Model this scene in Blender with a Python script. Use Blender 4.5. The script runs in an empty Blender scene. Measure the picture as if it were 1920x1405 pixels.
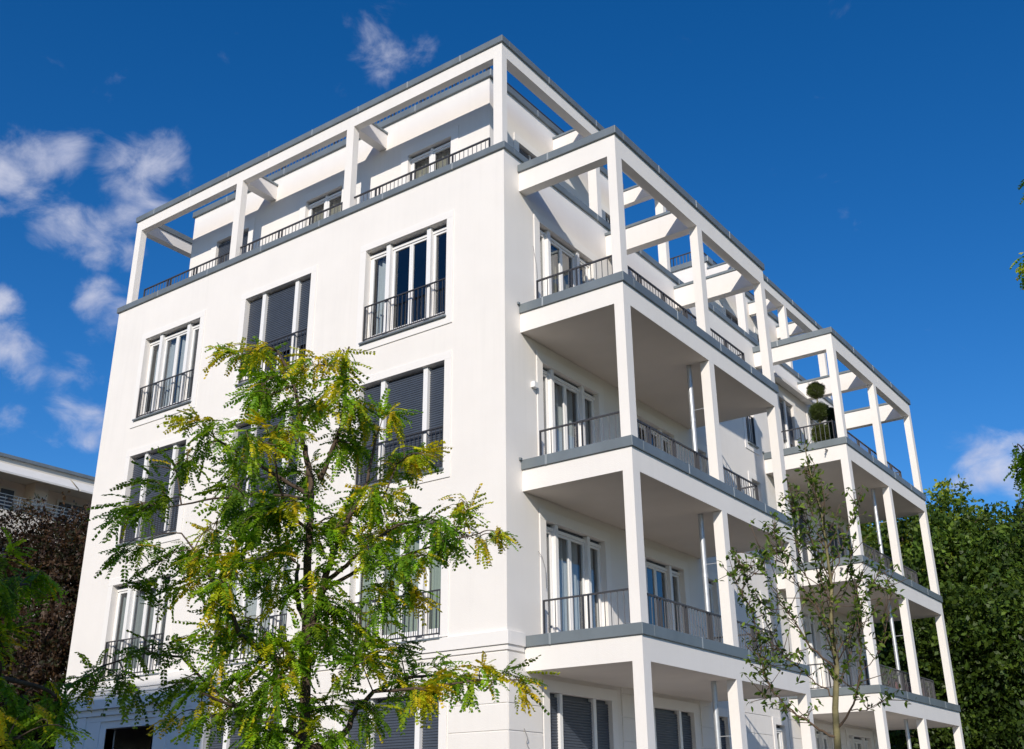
import bpy, math, random
import numpy as np
from mathutils import Vector
R = math.radians
sc = bpy.context.scene
col = sc.collection

# ------------------------------------------------------------------ camera
CAM = np.array([10.8741, -14.8973, 1.6033])
YAW, PITCH, ROLL, FPX = R(35.74), R(22.476), R(-0.563), 1998.4
fw = Vector((-math.sin(YAW)*math.cos(PITCH), math.cos(YAW)*math.cos(PITCH), math.sin(PITCH)))
r0 = Vector((math.cos(YAW), math.sin(YAW), 0)); u0 = r0.cross(fw)
rt = r0*math.cos(ROLL) + u0*math.sin(ROLL)
up = -r0*math.sin(ROLL) + u0*math.cos(ROLL)
cd = bpy.data.cameras.new('camera'); cam = bpy.data.objects.new('camera', cd); col.objects.link(cam)
from mathutils import Matrix
m = Matrix((rt, up, -fw)).transposed().to_4x4(); m.translation = Vector(CAM); cam.matrix_world = m
cd.sensor_fit = 'HORIZONTAL'; cd.sensor_width = 36; cd.lens = FPX/1920*36
cd.clip_start = .1; cd.clip_end = 3000
sc.camera = cam

def ray(px, py):                       # direction through a pixel of the photograph (1920x1405)
    return np.array(fw + (px-960)/FPX*rt - (py-702.5)/FPX*up)
def at(px, py, dist):                  # the point seen there at a horizontal distance
    d = ray(px, py); return CAM + d*dist/math.hypot(d[0], d[1])

# ------------------------------------------------------------------ sun, sky, exposure
SUN = Vector((.51, -1, .565)).normalized()
EL = math.asin(SUN.z); AZ = math.atan2(SUN.x, SUN.y)
sl = bpy.data.lights.new('sun', 'SUN'); sl.energy = 3.7; sl.angle = R(.53); sl.color = (1, .92, .81)
so = bpy.data.objects.new('sun', sl); col.objects.link(so); so.rotation_euler = SUN.to_track_quat('Z', 'Y').to_euler()
so.location = (20, -40, 40)
sc.view_settings.view_transform = 'Standard'; sc.view_settings.look = 'None'
sc.view_settings.exposure = 0.2; sc.view_settings.gamma = 1
sc.cycles.max_bounces = 7; sc.cycles.diffuse_bounces = 4; sc.cycles.glossy_bounces = 3
sc.cycles.transmission_bounces = 4; sc.cycles.transparent_max_bounces = 12
sc.cycles.caustics_reflective = False; sc.cycles.caustics_refractive = False

W = bpy.data.worlds.new('World'); sc.world = W; W.use_nodes = True
nt = W.node_tree; nt.nodes.clear()
def N(t, typ, **k):
    n = t.nodes.new(typ)
    for a, b in k.items(): setattr(n, a, b)
    return n
def LK(t, a, b): t.links.new(a, b)
wo = N(nt, 'ShaderNodeOutputWorld'); bg = N(nt, 'ShaderNodeBackground'); bg.inputs[1].default_value = .11
sky = N(nt, 'ShaderNodeTexSky', sky_type='NISHITA', sun_disc=False, sun_elevation=EL, sun_rotation=AZ,
        altitude=600, air_density=1.0, dust_density=.25, ozone_density=4.0)
hs = N(nt, 'ShaderNodeHueSaturation'); hs.inputs['Hue'].default_value = .507; hs.inputs['Saturation'].default_value = 1.31; hs.inputs['Value'].default_value = 1.0
LK(nt, sky.outputs[0], hs.inputs['Color'])
tc = N(nt, 'ShaderNodeTexCoord')
CLOUDS = [(15,320,85,.95),(70,300,80,.95),(125,295,62,.9),(45,365,70,.8),(0,375,60,.7),(105,350,60,.6),(225,325,72,.95),(285,305,75,.95),(330,300,52,.85),(345,335,40,.6),(270,355,60,.7),
          (85,430,60,.85),(140,425,62,.9),(190,440,66,.9),(240,420,66,.9),(250,465,52,.75),(290,395,60,.7),(60,445,40,.6),(280,440,40,.5),
          (705,55,70,.75),(655,25,55,.6),(730,100,60,.8),(780,85,52,.6),(720,15,50,.5),(715,130,42,.65),
          (180,570,52,.95),(215,585,45,.95),(195,630,46,.7),(150,575,34,.6),(0,570,42,1.),(5,640,60,.8),(45,680,46,.55),(60,650,40,.4),
          (115,715,46,.7),(160,720,46,.65),(80,715,32,.45),(120,765,46,.65),(170,770,46,.7),(15,795,46,.7),(60,800,36,.5),(30,730,36,.35),(165,825,40,.6),(60,700,50,.55),(140,680,40,.45),(90,830,40,.45),(510,200,20,.3),
          (1835,888,54,1.1),(1875,876,62,1.2),(1925,885,75,1.2),(1795,902,30,.9)]
acc = None
for px, py, rr, wgt in CLOUDS:
    d = ray(px, py); d = d/np.linalg.norm(d)
    v = N(nt, 'ShaderNodeVectorMath', operation='DISTANCE'); LK(nt, tc.outputs['Generated'], v.inputs[0]); v.inputs[1].default_value = d
    q = N(nt, 'ShaderNodeMapRange', interpolation_type='SMOOTHSTEP')
    q.inputs['From Min'].default_value = 0; q.inputs['From Max'].default_value = rr/FPX*1.6
    q.inputs['To Min'].default_value = wgt*1.22; q.inputs['To Max'].default_value = 0
    LK(nt, v.outputs['Value'], q.inputs['Value'])
    if acc is None: acc = q.outputs[0]
    else:
        mx = N(nt, 'ShaderNodeMath', operation='SMOOTH_MAX'); mx.inputs[2].default_value = .25
        LK(nt, acc, mx.inputs[0]); LK(nt, q.outputs[0], mx.inputs[1]); acc = mx.outputs[0]
mp = N(nt, 'ShaderNodeMapping'); mp.inputs['Scale'].default_value = (1, 1, 1.5); LK(nt, tc.outputs['Generated'], mp.inputs[0])
nz = N(nt, 'ShaderNodeTexNoise'); nz.inputs['Scale'].default_value = 19; nz.inputs['Detail'].default_value = 12; nz.inputs['Roughness'].default_value = .6; nz.inputs['Distortion'].default_value = .35
LK(nt, mp.outputs[0], nz.inputs['Vector'])
nm = N(nt, 'ShaderNodeMath', operation='MULTIPLY_ADD'); LK(nt, nz.outputs[0], nm.inputs[0]); nm.inputs[1].default_value = 2.2; nm.inputs[2].default_value = -1.58
ad = N(nt, 'ShaderNodeMath', operation='ADD'); LK(nt, acc, ad.inputs[0]); LK(nt, nm.outputs[0], ad.inputs[1])
cm = N(nt, 'ShaderNodeMapRange', interpolation_type='SMOOTHSTEP'); LK(nt, ad.outputs[0], cm.inputs['Value'])
cm.inputs['From Min'].default_value = .04; cm.inputs['From Max'].default_value = 1.2; cm.inputs['To Max'].default_value = .9
nz2 = N(nt, 'ShaderNodeTexNoise'); nz2.inputs['Scale'].default_value = 22; nz2.inputs['Detail'].default_value = 6; LK(nt, mp.outputs[0], nz2.inputs['Vector'])
cr = N(nt, 'ShaderNodeValToRGB'); cr.color_ramp.elements[0].position = .3; cr.color_ramp.elements[1].position = .7
cr.color_ramp.elements[0].color = (3.9, 4.25, 5.7, 1); cr.color_ramp.elements[1].color = (6.2, 6.2, 6.9, 1); LK(nt, nz2.outputs[0], cr.inputs[0])
mixc = N(nt, 'ShaderNodeMix', data_type='RGBA'); LK(nt, cm.outputs[0], mixc.inputs['Factor']); LK(nt, hs.outputs[0], mixc.inputs['A']); LK(nt, cr.outputs[0], mixc.inputs['B'])
LK(nt, mixc.outputs['Result'], bg.inputs[0]); LK(nt, bg.outputs[0], wo.inputs[0])

# ------------------------------------------------------------------ materials
def mat(name, base, rough=.7, metal=0., var=.06, vscale=3., bump=0., bscale=60., spec=.4, detail=4, stretch=None):
    M = bpy.data.materials.new(name); M.use_nodes = True; t = M.node_tree
    b = t.nodes['Principled BSDF']; b.inputs['Roughness'].default_value = rough; b.inputs['Metallic'].default_value = metal
    b.inputs['Specular IOR Level'].default_value = spec
    g = N(t, 'ShaderNodeTexCoord'); src = g.outputs['Object']
    if stretch:
        mpp = N(t, 'ShaderNodeMapping'); mpp.inputs['Scale'].default_value = stretch; LK(t, src, mpp.inputs[0]); src = mpp.outputs[0]
    n = N(t, 'ShaderNodeTexNoise'); n.inputs['Scale'].default_value = vscale; n.inputs['Detail'].default_value = detail; LK(t, src, n.inputs['Vector'])
    mr = N(t, 'ShaderNodeMapRange'); mr.inputs['From Min'].default_value = .3; mr.inputs['From Max'].default_value = .7
    mr.inputs['To Min'].default_value = 1-var; mr.inputs['To Max'].default_value = 1+var; LK(t, n.outputs[0], mr.inputs['Value'])
    vm = N(t, 'ShaderNodeVectorMath', operation='SCALE'); vm.inputs[0].default_value = base; LK(t, mr.outputs[0], vm.inputs['Scale'])
    LK(t, vm.outputs[0], b.inputs['Base Color'])
    if bump:
        n2 = N(t, 'ShaderNodeTexNoise'); n2.inputs['Scale'].default_value = bscale; n2.inputs['Detail'].default_value = 3; LK(t, g.outputs['Object'], n2.inputs['Vector'])
        bp = N(t, 'ShaderNodeBump'); bp.inputs['Strength'].default_value = bump; bp.inputs['Distance'].default_value = .01
        LK(t, n2.outputs[0], bp.inputs['Height']); LK(t, bp.outputs[0], b.inputs['Normal'])
    return M
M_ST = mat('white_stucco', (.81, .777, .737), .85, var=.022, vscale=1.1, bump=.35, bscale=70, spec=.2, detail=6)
def weather(M):
    t = M.node_tree; b = t.nodes['Principled BSDF']; src = b.inputs['Base Color'].links[0].from_socket
    g = N(t, 'ShaderNodeTexCoord'); mp_ = N(t, 'ShaderNodeMapping'); mp_.inputs['Scale'].default_value = (5, 5, .22); LK(t, g.outputs['Object'], mp_.inputs[0])
    n = N(t, 'ShaderNodeTexNoise'); n.inputs['Scale'].default_value = 1.4; n.inputs['Detail'].default_value = 8; n.inputs['Roughness'].default_value = .65; LK(t, mp_.outputs[0], n.inputs['Vector'])
    n3 = N(t, 'ShaderNodeTexNoise'); n3.inputs['Scale'].default_value = .35; n3.inputs['Detail'].default_value = 5; LK(t, g.outputs['Object'], n3.inputs['Vector'])
    mu = N(t, 'ShaderNodeMath', operation='MULTIPLY'); LK(t, n.outputs[0], mu.inputs[0]); LK(t, n3.outputs[0], mu.inputs[1])
    mr = N(t, 'ShaderNodeMapRange', interpolation_type='SMOOTHSTEP'); mr.inputs['From Min'].default_value = .22; mr.inputs['From Max'].default_value = .42
    mr.inputs['To Min'].default_value = 0; mr.inputs['To Max'].default_value = .085; LK(t, mu.outputs[0], mr.inputs['Value'])
    mx = N(t, 'ShaderNodeMix', data_type='RGBA'); LK(t, mr.outputs[0], mx.inputs['Factor']); LK(t, src, mx.inputs['A']); mx.inputs['B'].default_value = (.52, .50, .46, 1)
    LK(t, mx.outputs['Result'], b.inputs['Base Color'])
weather(M_ST)
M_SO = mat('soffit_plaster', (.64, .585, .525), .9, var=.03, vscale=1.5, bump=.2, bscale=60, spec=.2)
M_TR = mat('smooth_trim', (.825, .80, .77), .7, var=.012, vscale=2, spec=.3)
M_ZN = mat('zinc_sheet', (.205, .235, .25), .5, metal=.35, var=.10, vscale=2.2, bump=.06, bscale=8, stretch=(1, 1, .4))
M_ZS = mat('zinc_seam', (.33, .36, .37), .45, metal=.35, var=.05)
M_RL = mat('dark_railing_paint', (.05, .05, .056), .45, var=.05)
M_BAR = mat('grey_railing_bars', (.13, .13, .137), .4, var=.05)
M_FR = mat('white_window_frame', (.83, .82, .81), .35, var=.01, spec=.5)
M_SH = mat('blue_grey_shutter', (.062, .075, .10), .42, var=.06, vscale=6, spec=.5)
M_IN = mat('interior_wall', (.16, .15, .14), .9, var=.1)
M_GA = mat('galvanised_pipe', (.52, .54, .56), .42, metal=.55, var=.08, vscale=9)
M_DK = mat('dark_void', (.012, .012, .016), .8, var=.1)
M_AW = mat('awning_cloth', (.72, .70, .66), .8, var=.03)
M_CAP = mat('plastic_white', (.8, .8, .8), .4, var=.01)
M_CAB = mat('grey_cable', (.3, .29, .28), .6)
M_PAV = mat('paving', (.085, .075, .062), .9, var=.12, vscale=4, bump=.2, bscale=20)
M_GR = mat('lawn_ground', (.055, .06, .028), 1, var=.3, vscale=2)
M_BK = mat('bark_dark', (.085, .06, .045), .95, var=.35, vscale=20, bump=.6, bscale=50, stretch=(1, 1, .25))
M_BK2 = mat('bark_olive', (.17, .15, .075), .9, var=.55, vscale=9, bump=.5, bscale=60)
M_TW = mat('twig_bark', (.11, .075, .05), .9, var=.2)
M_NB = mat('cream_render', (.70, .64, .55), .85, var=.03, vscale=1)
M_NC = mat('attic_render', (.80, .66, .53), .85, var=.05, vscale=1)
M_PK = mat('dusty_red_cloth', (.30, .12, .12), .9, var=.4, vscale=14, stretch=(1, 6, 1))

def glassmat(name, refl, ior=1.5, tint=(.75, .8, .82)):
    M = bpy.data.materials.new(name); M.use_nodes = True; t = M.node_tree; t.nodes.clear()
    o = N(t, 'ShaderNodeOutputMaterial'); tr = N(t, 'ShaderNodeBsdfTransparent'); tr.inputs[0].default_value = (*tint, 1)
    gl = N(t, 'ShaderNodeBsdfGlossy'); gl.inputs['Roughness'].default_value = .01; gl.inputs[0].default_value = (.95, .97, 1, 1)
    ge = N(t, 'ShaderNodeNewGeometry'); dt = N(t, 'ShaderNodeVectorMath', operation='DOT_PRODUCT'); LK(t, ge.outputs['Normal'], dt.inputs[0]); LK(t, ge.outputs['Incoming'], dt.inputs[1])
    ab = N(t, 'ShaderNodeMath', operation='ABSOLUTE'); LK(t, dt.outputs['Value'], ab.inputs[0])
    om = N(t, 'ShaderNodeMath', operation='SUBTRACT'); om.inputs[0].default_value = 1; LK(t, ab.outputs[0], om.inputs[1])
    fr = N(t, 'ShaderNodeMath', operation='POWER'); LK(t, om.outputs[0], fr.inputs[0]); fr.inputs[1].default_value = 3.2
    g = N(t, 'ShaderNodeTexCoord'); n = N(t, 'ShaderNodeTexNoise'); n.inputs['Scale'].default_value = .9; n.inputs['Detail'].default_value = 1; LK(t, g.outputs['Object'], n.inputs['Vector'])
    bp = N(t, 'ShaderNodeBump'); bp.inputs['Strength'].default_value = .03; bp.inputs['Distance'].default_value = .05; LK(t, n.outputs[0], bp.inputs['Height'])
    LK(t, bp.outputs[0], gl.inputs['Normal'])
    ml = N(t, 'ShaderNodeMath', operation='MULTIPLY_ADD', use_clamp=True); LK(t, fr.outputs[0], ml.inputs[0]); ml.inputs[1].default_value = refl; ml.inputs[2].default_value = .07
    mx = N(t, 'ShaderNodeMixShader'); LK(t, ml.outputs[0], mx.inputs[0]); LK(t, tr.outputs[0], mx.inputs[1]); LK(t, gl.outputs[0], mx.inputs[2])
    LK(t, mx.outputs[0], o.inputs[0]); return M
M_GL = glassmat('window_glass', .95)

def clothmat(name, base):
    M = bpy.data.materials.new(name); M.use_nodes = True; t = M.node_tree; t.nodes.clear()
    o = N(t, 'ShaderNodeOutputMaterial'); d = N(t, 'ShaderNodeBsdfDiffuse'); tl = N(t, 'ShaderNodeBsdfTranslucent')
    g = N(t, 'ShaderNodeTexCoord'); n = N(t, 'ShaderNodeTexNoise'); n.inputs['Scale'].default_value = 18; LK(t, g.outputs['Object'], n.inputs['Vector'])
    mr = N(t, 'ShaderNodeMapRange'); mr.inputs['To Min'].default_value = .9; mr.inputs['To Max'].default_value = 1.1; LK(t, n.outputs[0], mr.inputs['Value'])
    vm = N(t, 'ShaderNodeVectorMath', operation='SCALE'); vm.inputs[0].default_value = base; LK(t, mr.outputs[0], vm.inputs['Scale'])
    LK(t, vm.outputs[0], d.inputs[0]); LK(t, vm.outputs[0], tl.inputs[0])
    mx = N(t, 'ShaderNodeMixShader'); mx.inputs[0].default_value = .25; LK(t, d.outputs[0], mx.inputs[1]); LK(t, tl.outputs[0], mx.inputs[2]); LK(t, mx.outputs[0], o.inputs[0]); return M
M_CU = {'white': clothmat('white_curtain', (.72, .74, .74)), 'green': clothmat('sage_curtain', (.56, .60, .47)),
        'beige': clothmat('beige_curtain', (.46, .42, .33)), 'grey': clothmat('grey_curtain', (.40, .43, .42))}

def leafmat(name, rough=.5, transl=.35, spec=.35):
    M = bpy.data.materials.new(name); M.use_nodes = True; t = M.node_tree
    b = t.nodes['Principled BSDF']; o = t.nodes['Material Output']; b.inputs['Roughness'].default_value = rough; b.inputs['Specular IOR Level'].default_value = spec
    a = N(t, 'ShaderNodeAttribute', attribute_name='tint'); LK(t, a.outputs['Color'], b.inputs['Base Color'])
    tl = N(t, 'ShaderNodeBsdfTranslucent'); vm = N(t, 'ShaderNodeVectorMath', operation='MULTIPLY'); vm.inputs[1].default_value = (1.7, 1.6, .7)
    LK(t, a.outputs['Color'], vm.inputs[0]); LK(t, vm.outputs[0], tl.inputs[0])
    mx = N(t, 'ShaderNodeMixShader'); mx.inputs[0].default_value = transl; LK(t, b.outputs[0], mx.inputs[1]); LK(t, tl.outputs[0], mx.inputs[2]); LK(t, mx.outputs[0], o.inputs[0]); return M
M_LF = leafmat('leaf_surface'); M_LL = leafmat('thin_leaf_surface', transl=.45)

# ------------------------------------------------------------------ mesh helpers
class MB:
    def __init__(s, tf=None): s.v, s.f, s.mi, s.tf = [], [], [], tf or (lambda u, w, z: (u, w, z))
    def P(s, a): s.v.append(s.tf(*a)); return len(s.v)-1
    def face(s, pts, mi=0): s.f.append([s.P(p) for p in pts]); s.mi.append(mi)
    def box(s, x0, x1, y0, y1, z0, z1, mi=0):
        x0, x1 = min(x0, x1), max(x0, x1); y0, y1 = min(y0, y1), max(y0, y1); z0, z1 = min(z0, z1), max(z0, z1)
        i = [s.P(p) for p in ((x0,y0,z0),(x1,y0,z0),(x1,y1,z0),(x0,y1,z0),(x0,y0,z1),(x1,y0,z1),(x1,y1,z1),(x0,y1,z1))]
        for q in ((0,3,2,1),(4,5,6,7),(0,1,5,4),(1,2,6,5),(2,3,7,6),(3,0,4,7)): s.f.append([i[k] for k in q]); s.mi.append(mi)
    def tube(s, pts, rad, n=6, mi=0, cap=True):
        pts = [Vector(p) for p in pts]; rad = rad if hasattr(rad, '__len__') else [rad]*len(pts); rings = []
        ref = Vector((.3, .2, 1)).normalized()
        for k, p in enumerate(pts):
            d = (pts[min(k+1, len(pts)-1)]-pts[max(k-1, 0)]).normalized()
            a = d.cross(ref)
            if a.length < .05: a = d.cross(Vector((1, 0, 0)))
            a.normalize(); b = d.cross(a)
            rings.append([s.P(p+(a*math.cos(2*math.pi*j/n)+b*math.sin(2*math.pi*j/n))*rad[k]) for j in range(n)])
        for k in range(len(rings)-1):
            for j in range(n): s.f.append([rings[k][j], rings[k][(j+1) % n], rings[k+1][(j+1) % n], rings[k+1][j]]); s.mi.append(mi)
        if cap: s.f.append(rings[0][::-1]); s.mi.append(mi); s.f.append(rings[-1]); s.mi.append(mi)
    def build(s, name, mats, parent=None, smooth=False, bevel=0):
        me = bpy.data.meshes.new(name); me.from_pydata(s.v, [], s.f)
        mats = mats if isinstance(mats, (list, tuple)) else [mats]
        for q in mats: me.materials.append(q)
        if len(mats) > 1: me.polygons.foreach_set('material_index', s.mi)
        if smooth: me.polygons.foreach_set('use_smooth', [True]*len(me.polygons))
        me.update()
        import bmesh
        bm = bmesh.new(); bm.from_mesh(me); bmesh.ops.recalc_face_normals(bm, faces=bm.faces[:]); bm.to_mesh(me); bm.free()
        o = bpy.data.objects.new(name, me); col.objects.link(o)
        if parent: o.parent = parent
        if bevel:
            b = o.modifiers.new('bevel', 'BEVEL'); b.width = bevel; b.segments = 2; b.limit_method = 'ANGLE'
        return o
def tag(o, label=None, cat=None, group=None, kind=None):
    if label: o['label'] = label
    if cat: o['category'] = cat
    if group: o['group'] = group
    if kind: o['kind'] = kind
    return o
def empty(name, loc=(0, 0, 0)):
    o = bpy.data.objects.new(name, None); col.objects.link(o); o.location = loc; o.empty_display_size = .3; return o
TF_L = lambda u, w, z: (u, -w, z)             # street facade, wall plane y = 0
TF_R = lambda u, w, z: (w, u, z)              # balcony facade, wall plane x = 0

# ------------------------------------------------------------------ ground
g = MB(); g.face([(-400,-400,0),(400,-400,0),(400,400,0),(-400,400,0)]); tag(g.build('ground', M_GR), kind='structure')
g = MB(); g.face([(-60,-60,.004),(40,-60,.004),(40,-.02,.004),(-60,-.02,.004)]); tag(g.build('pavement', M_PAV), kind='structure')
g = MB(); g.face([(.02,-.02,.004),(12,-.02,.004),(12,24,.004),(.02,24,.004)]); tag(g.build('terrace_paving', M_PAV), kind='structure')

# ------------------------------------------------------------------ the apartment building
BLD = empty('apartment_building', (-6, 9, 0))
tag(BLD, 'white five storey apartment block with pillared corner balconies and rooftop pergola', 'building')
# parts are modelled in world coordinates; keep the parent's offset out of them
PINV = Matrix.Translation((6, -9, 0))
def part(o):
    if o.parent == BLD: o.matrix_parent_inverse = PINV
    return o
YE = 19.25; XW = -12.93; H = 3.2; ZC = 14.411
ZB = [4.477, 7.677, 10.877]; HC = .188
WT = 13.11

wall_openings = {'L': [], 'R': []}
def wall_grid(mb, u0, u1, z0, z1, holes, depth, grooves=()):
    us = sorted({u0, u1, *[h[0] for h in holes], *[h[1] for h in holes]}); zs = sorted({z0, z1, *[h[2] for h in holes], *[h[3] for h in holes]})
    us = [u for u in us if u0 <= u <= u1]; zs = [z for z in zs if z0 <= z <= z1]
    for i in range(len(us)-1):
        for j in range(len(zs)-1):
            cu, cz = (us[i]+us[i+1])/2, (zs[j]+zs[j+1])/2
            if any(h[0] < cu < h[1] and h[2] < cz < h[3] for h in holes): continue
            mb.face([(us[i],0,zs[j]),(us[i+1],0,zs[j]),(us[i+1],0,zs[j+1]),(us[i],0,zs[j+1])])
    for a, b, c, d in holes:                                   # reveals
        for q in ([(a,0,c),(a,0,d),(a,-depth,d),(a,-depth,c)], [(b,0,c),(b,0,d),(b,-depth,d),(b,-depth,c)],
                  [(a,0,d),(b,0,d),(b,-depth,d),(a,-depth,d)], [(a,0,c),(b,0,c),(b,-depth,c),(a,-depth,c)]): mb.face(q)

rng = random.Random(7)
def curtain(mb, u0, u1, z0, z1, w, amp=.03, per=.13):
    n = max(6, int((u1-u0)/.02)); ph = rng.random()*6
    pts = [(u0+(u1-u0)*k/n, w+amp*math.sin(2*math.pi*(u1-u0)*k/n/per+ph)+amp*.5*math.sin(2*math.pi*(u1-u0)*k/n/(per*2.3)+ph*2)) for k in range(n+1)]
    for k in range(n):
        (a, b), (c, d) = pts[k], pts[k+1]; mb.face([(a,b,z0),(c,d,z0),(c,d,z1),(a,b,z1)])

def make_window(tf, u0, u1, z0, z1, mull=(.265, .765), mh=.055, sash=None, shutter=None, curt=None, rail=False, sill=True,
                surround=.17, label=None, plane=0, bottom_band=True, depth=.16, parent=None, base=None):
    """French window: surround + frame as its own mesh; shutter, glass, curtain, sill and railing as sub-parts."""
    T = (lambda a, w, z: tf(a, w+plane, z)) if plane else tf
    mb = MB(T); s = surround; pr = .022; zb = z0-.20
    if s:
        lo = zb if bottom_band else z0
        mb.box(u0-s, u0, 0.0015, pr, lo, z1, 1); mb.box(u1, u1+s, 0.0015, pr, lo, z1, 1)
        mb.box(u0-s, u1+s, 0.0015, pr, z1+.0005, z1+s, 1)
        if bottom_band: mb.box(u0, u1, 0.0015, pr, lo, z0-.045, 1)
    w0, w1 = -depth-.07, -depth
    wd = u1-u0; fr = .045; zt = z1-.13
    mb.box(u0, u1, w0, w1+.03, zt, zt+.062, 0); mb.box(u0, u1, w0, w1-.02, zt+.063, z1-.002, 2)   # head profile, shutter slot above it
    mb.box(u0, u0+fr, w0, w1, z0, zt-.001); mb.box(u1-fr, u1, w0, w1, z0, zt-.001)
    mb.box(u0+fr, u1-fr, w0, w1, z0, z0+.09)
    ms = [u0+wd*q for q in mull]; secs = []; prev = u0
    for q in ms:
        mb.box(q-mh, q+mh, w0-.01, w1+(min(.115, depth-.02) if mh > .04 else .025), z0+.003, z1-.004); secs.append((prev, q-mh)); prev = q+mh
    secs.append((prev, u1))
    glass = MB(T); sashes = sash or ([1]*len(secs) if len(secs) != 3 else [1, 2, 1])
    for (a, b), n in zip(secs, sashes):
        a2 = a+(fr if a == u0 else 0); b2 = b-(fr if b == u1 else 0)
        for k in range(n):
            c, d = a2+(b2-a2)*k/n, a2+(b2-a2)*(k+1)/n; t = .048
            g0 = c+.004; g1 = d-.004
            mb.box(g0, g0+t, w0+.035, w1+.008, z0+.094, zt-.004); mb.box(g1-t, g1, w0+.035, w1+.008, z0+.094, zt-.004)
            mb.box(g0+t, g1-t, w0+.035, w1+.008, z0+.094, z0+.20); mb.box(g0+t, g1-t, w0+.035, w1+.008, zt-.05, zt-.004)
            if g1-g0 > 2*t+.02: glass.face([(g0+t, w0+.052, z0+.20), (g1-t, w0+.052, z0+.20), (g1-t, w0+.052, zt-.05), (g0+t, w0+.052, zt-.05)])
    # closing strip between the frame and the reveal
    o = part(mb.build('window', [M_FR, M_TR, M_SH], parent or BLD, bevel=.004))
    if label: o['label'] = label
    glass.build('glass', M_GL, o).matrix_parent_inverse = Matrix.Identity(4)
    kids = []
    if shutter is not None:
        drop = shutter if hasattr(shutter, '__len__') else [shutter]*len(secs)
        for (a, b), zz in zip(secs, drop):
            if zz is None: continue
            m2 = MB(T); zbot = z1-.12-(z1-.12-z0)*zz; p = .048; n = max(2, int((z1-.05-zbot)/p)); wv = w1+.035
            prof = []
            for k in range(n):
                zz0 = zbot+k*p; prof += [(wv, zz0), (wv+.012, zz0+p*.25), (wv+.012, zz0+p*.6), (wv, zz0+p*.92)]
            prof.append((wv, zbot+n*p))
            for k in range(len(prof)-1):
                (wa, za), (wb, zb2) = prof[k], prof[k+1]; m2.face([(a+.012,wa,za),(b-.012,wa,za),(b-.012,wb,zb2),(a+.012,wb,zb2)])
            m2.box(a+.012, b-.012, wv-.006, wv+.014, zbot-.045, zbot-.001)
            kids.append(m2.build('shutter', M_SH, o))
    if curt:
        kind, spans = curt; m3 = MB(T)
        for a, b in spans: curtain(m3, u0+wd*a, u0+wd*b, z0+.06, z1-.12, w0-.075)
        kids.append(m3.build('curtain', M_CU[kind], o))
    if sill:
        m4 = MB(T); m4.box(u0-.04, u1+.03, -depth+.002, .075, z0-.042, z0-.004); kids.append(m4.build('sill', M_ZN, o, bevel=.005))
    if rail:
        m5 = MB(T); wr = -.012; zt2, zb2 = z0+.85, z0+.075
        m5.box(u0+.012, u1-.012, wr-.016, wr+.016, zt2-.012, zt2+.012); m5.box(u0+.012, u1-.012, wr-.014, wr+.014, zb2-.012, zb2+.012)
        n = int(wd/.107)
        for k in range(1, n):
            uu = u0+wd*k/n; m5.box(uu-.006, uu+.006, wr-.006, wr+.006, zb2+.0125, zt2-.0125)
        for uu in (u0+.026, u1-.026): m5.box(uu-.009, uu+.009, wr-.022, wr+.022, zb2-.03, zt2-.0125)
        for uu in (u0+wd*.25, u1-wd*.25): m5.box(uu-.008, uu+.008, wr-.008, wr+.008, z0-.004, zb2-.0125)
        kids.append(m5.build('railing', M_RL, o))
    return o

# ---- openings
LC = [(-3.757,-1.468), (-7.68,-5.459), (-11.526,-9.35)]
LW = []
for c, (a, b) in enumerate(LC):
    for k in (3, 2, 1):
        zt = WT-(3-k)*H; LW.append((c, k, a, b, 10.885-(3-k)*H+(.06 if k == 1 else 0), zt))
GF_T = 3.60
holesL = [(a, b, z0, z1) for _, _, a, b, z0, z1 in LW] + [(LC[0][0], LC[0][1], .7, GF_T), (LC[1][0], LC[1][1], .7, GF_T), (-11.07, -9.33, .12, 3.47)]
RA, RB, RC, RD, RE, RF = (1.23,3.34), (4.63,6.74), (7.96,8.40), (11.12,11.70), (13.76,14.87), (16.22,18.10)
def ztR(k): return 3.61 if k == 0 else ZB[k-1]+2.215
def zfR(k): return .95 if k == 0 else ZB[k-1]-.06
RW = []
for k in range(4):
    for nm, (a, b) in dict(A=RA, B=RB, C=RC, E=RE, F=RF).items(): RW.append((nm, k, a, b, zfR(k), ztR(k)))
    RW.append(('D', k, *RD, zfR(k)+(.1 if k else .4), ztR(k)))
holesR = [(a, b, z0, z1) for _, _, a, b, z0, z1 in RW]

# ---- main walls (parts)
w = MB(TF_L); wall_grid(w, XW, 0, 0, ZC-.15, holesL, .24)
part(w.build('street_facade', M_ST, BLD))
w = MB(TF_R); wall_grid(w, 0, YE, 0, ZC-.15, holesR, .24)
part(w.build('balcony_facade', M_ST, BLD))
w = MB()
w.face([(XW,0,0),(XW,YE,0),(XW,YE,ZC-.15),(XW,0,ZC-.15)]); w.face([(XW,YE,0),(0,YE,0),(0,YE,ZC-.15),(XW,YE,ZC-.15)])
w.face([(XW+.3,.3,13.95),(-.3,.3,13.95),(-.3,YE-.3,13.95),(XW+.3,YE-.3,13.95)])
for q in ([(XW+.3,.3),(-.3,.3)], [(-.3,.3),(-.3,YE-.3)], [(-.3,YE-.3),(XW+.3,YE-.3)], [(XW+.3,YE-.3),(XW+.3,.3)]):
    (a, b), (c, d) = q; w.face([(a,b,13.95),(c,d,13.95),(c,d,ZC-.15),(a,b,ZC-.15)])
part(w.build('rear_wall', M_ST, BLD))
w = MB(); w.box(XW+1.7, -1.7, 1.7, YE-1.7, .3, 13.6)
for z in (.5, 3.85, 7.05, 10.25, 13.45): w.box(XW+.27, -.27, .27, YE-.27, z, z+.30)
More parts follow.
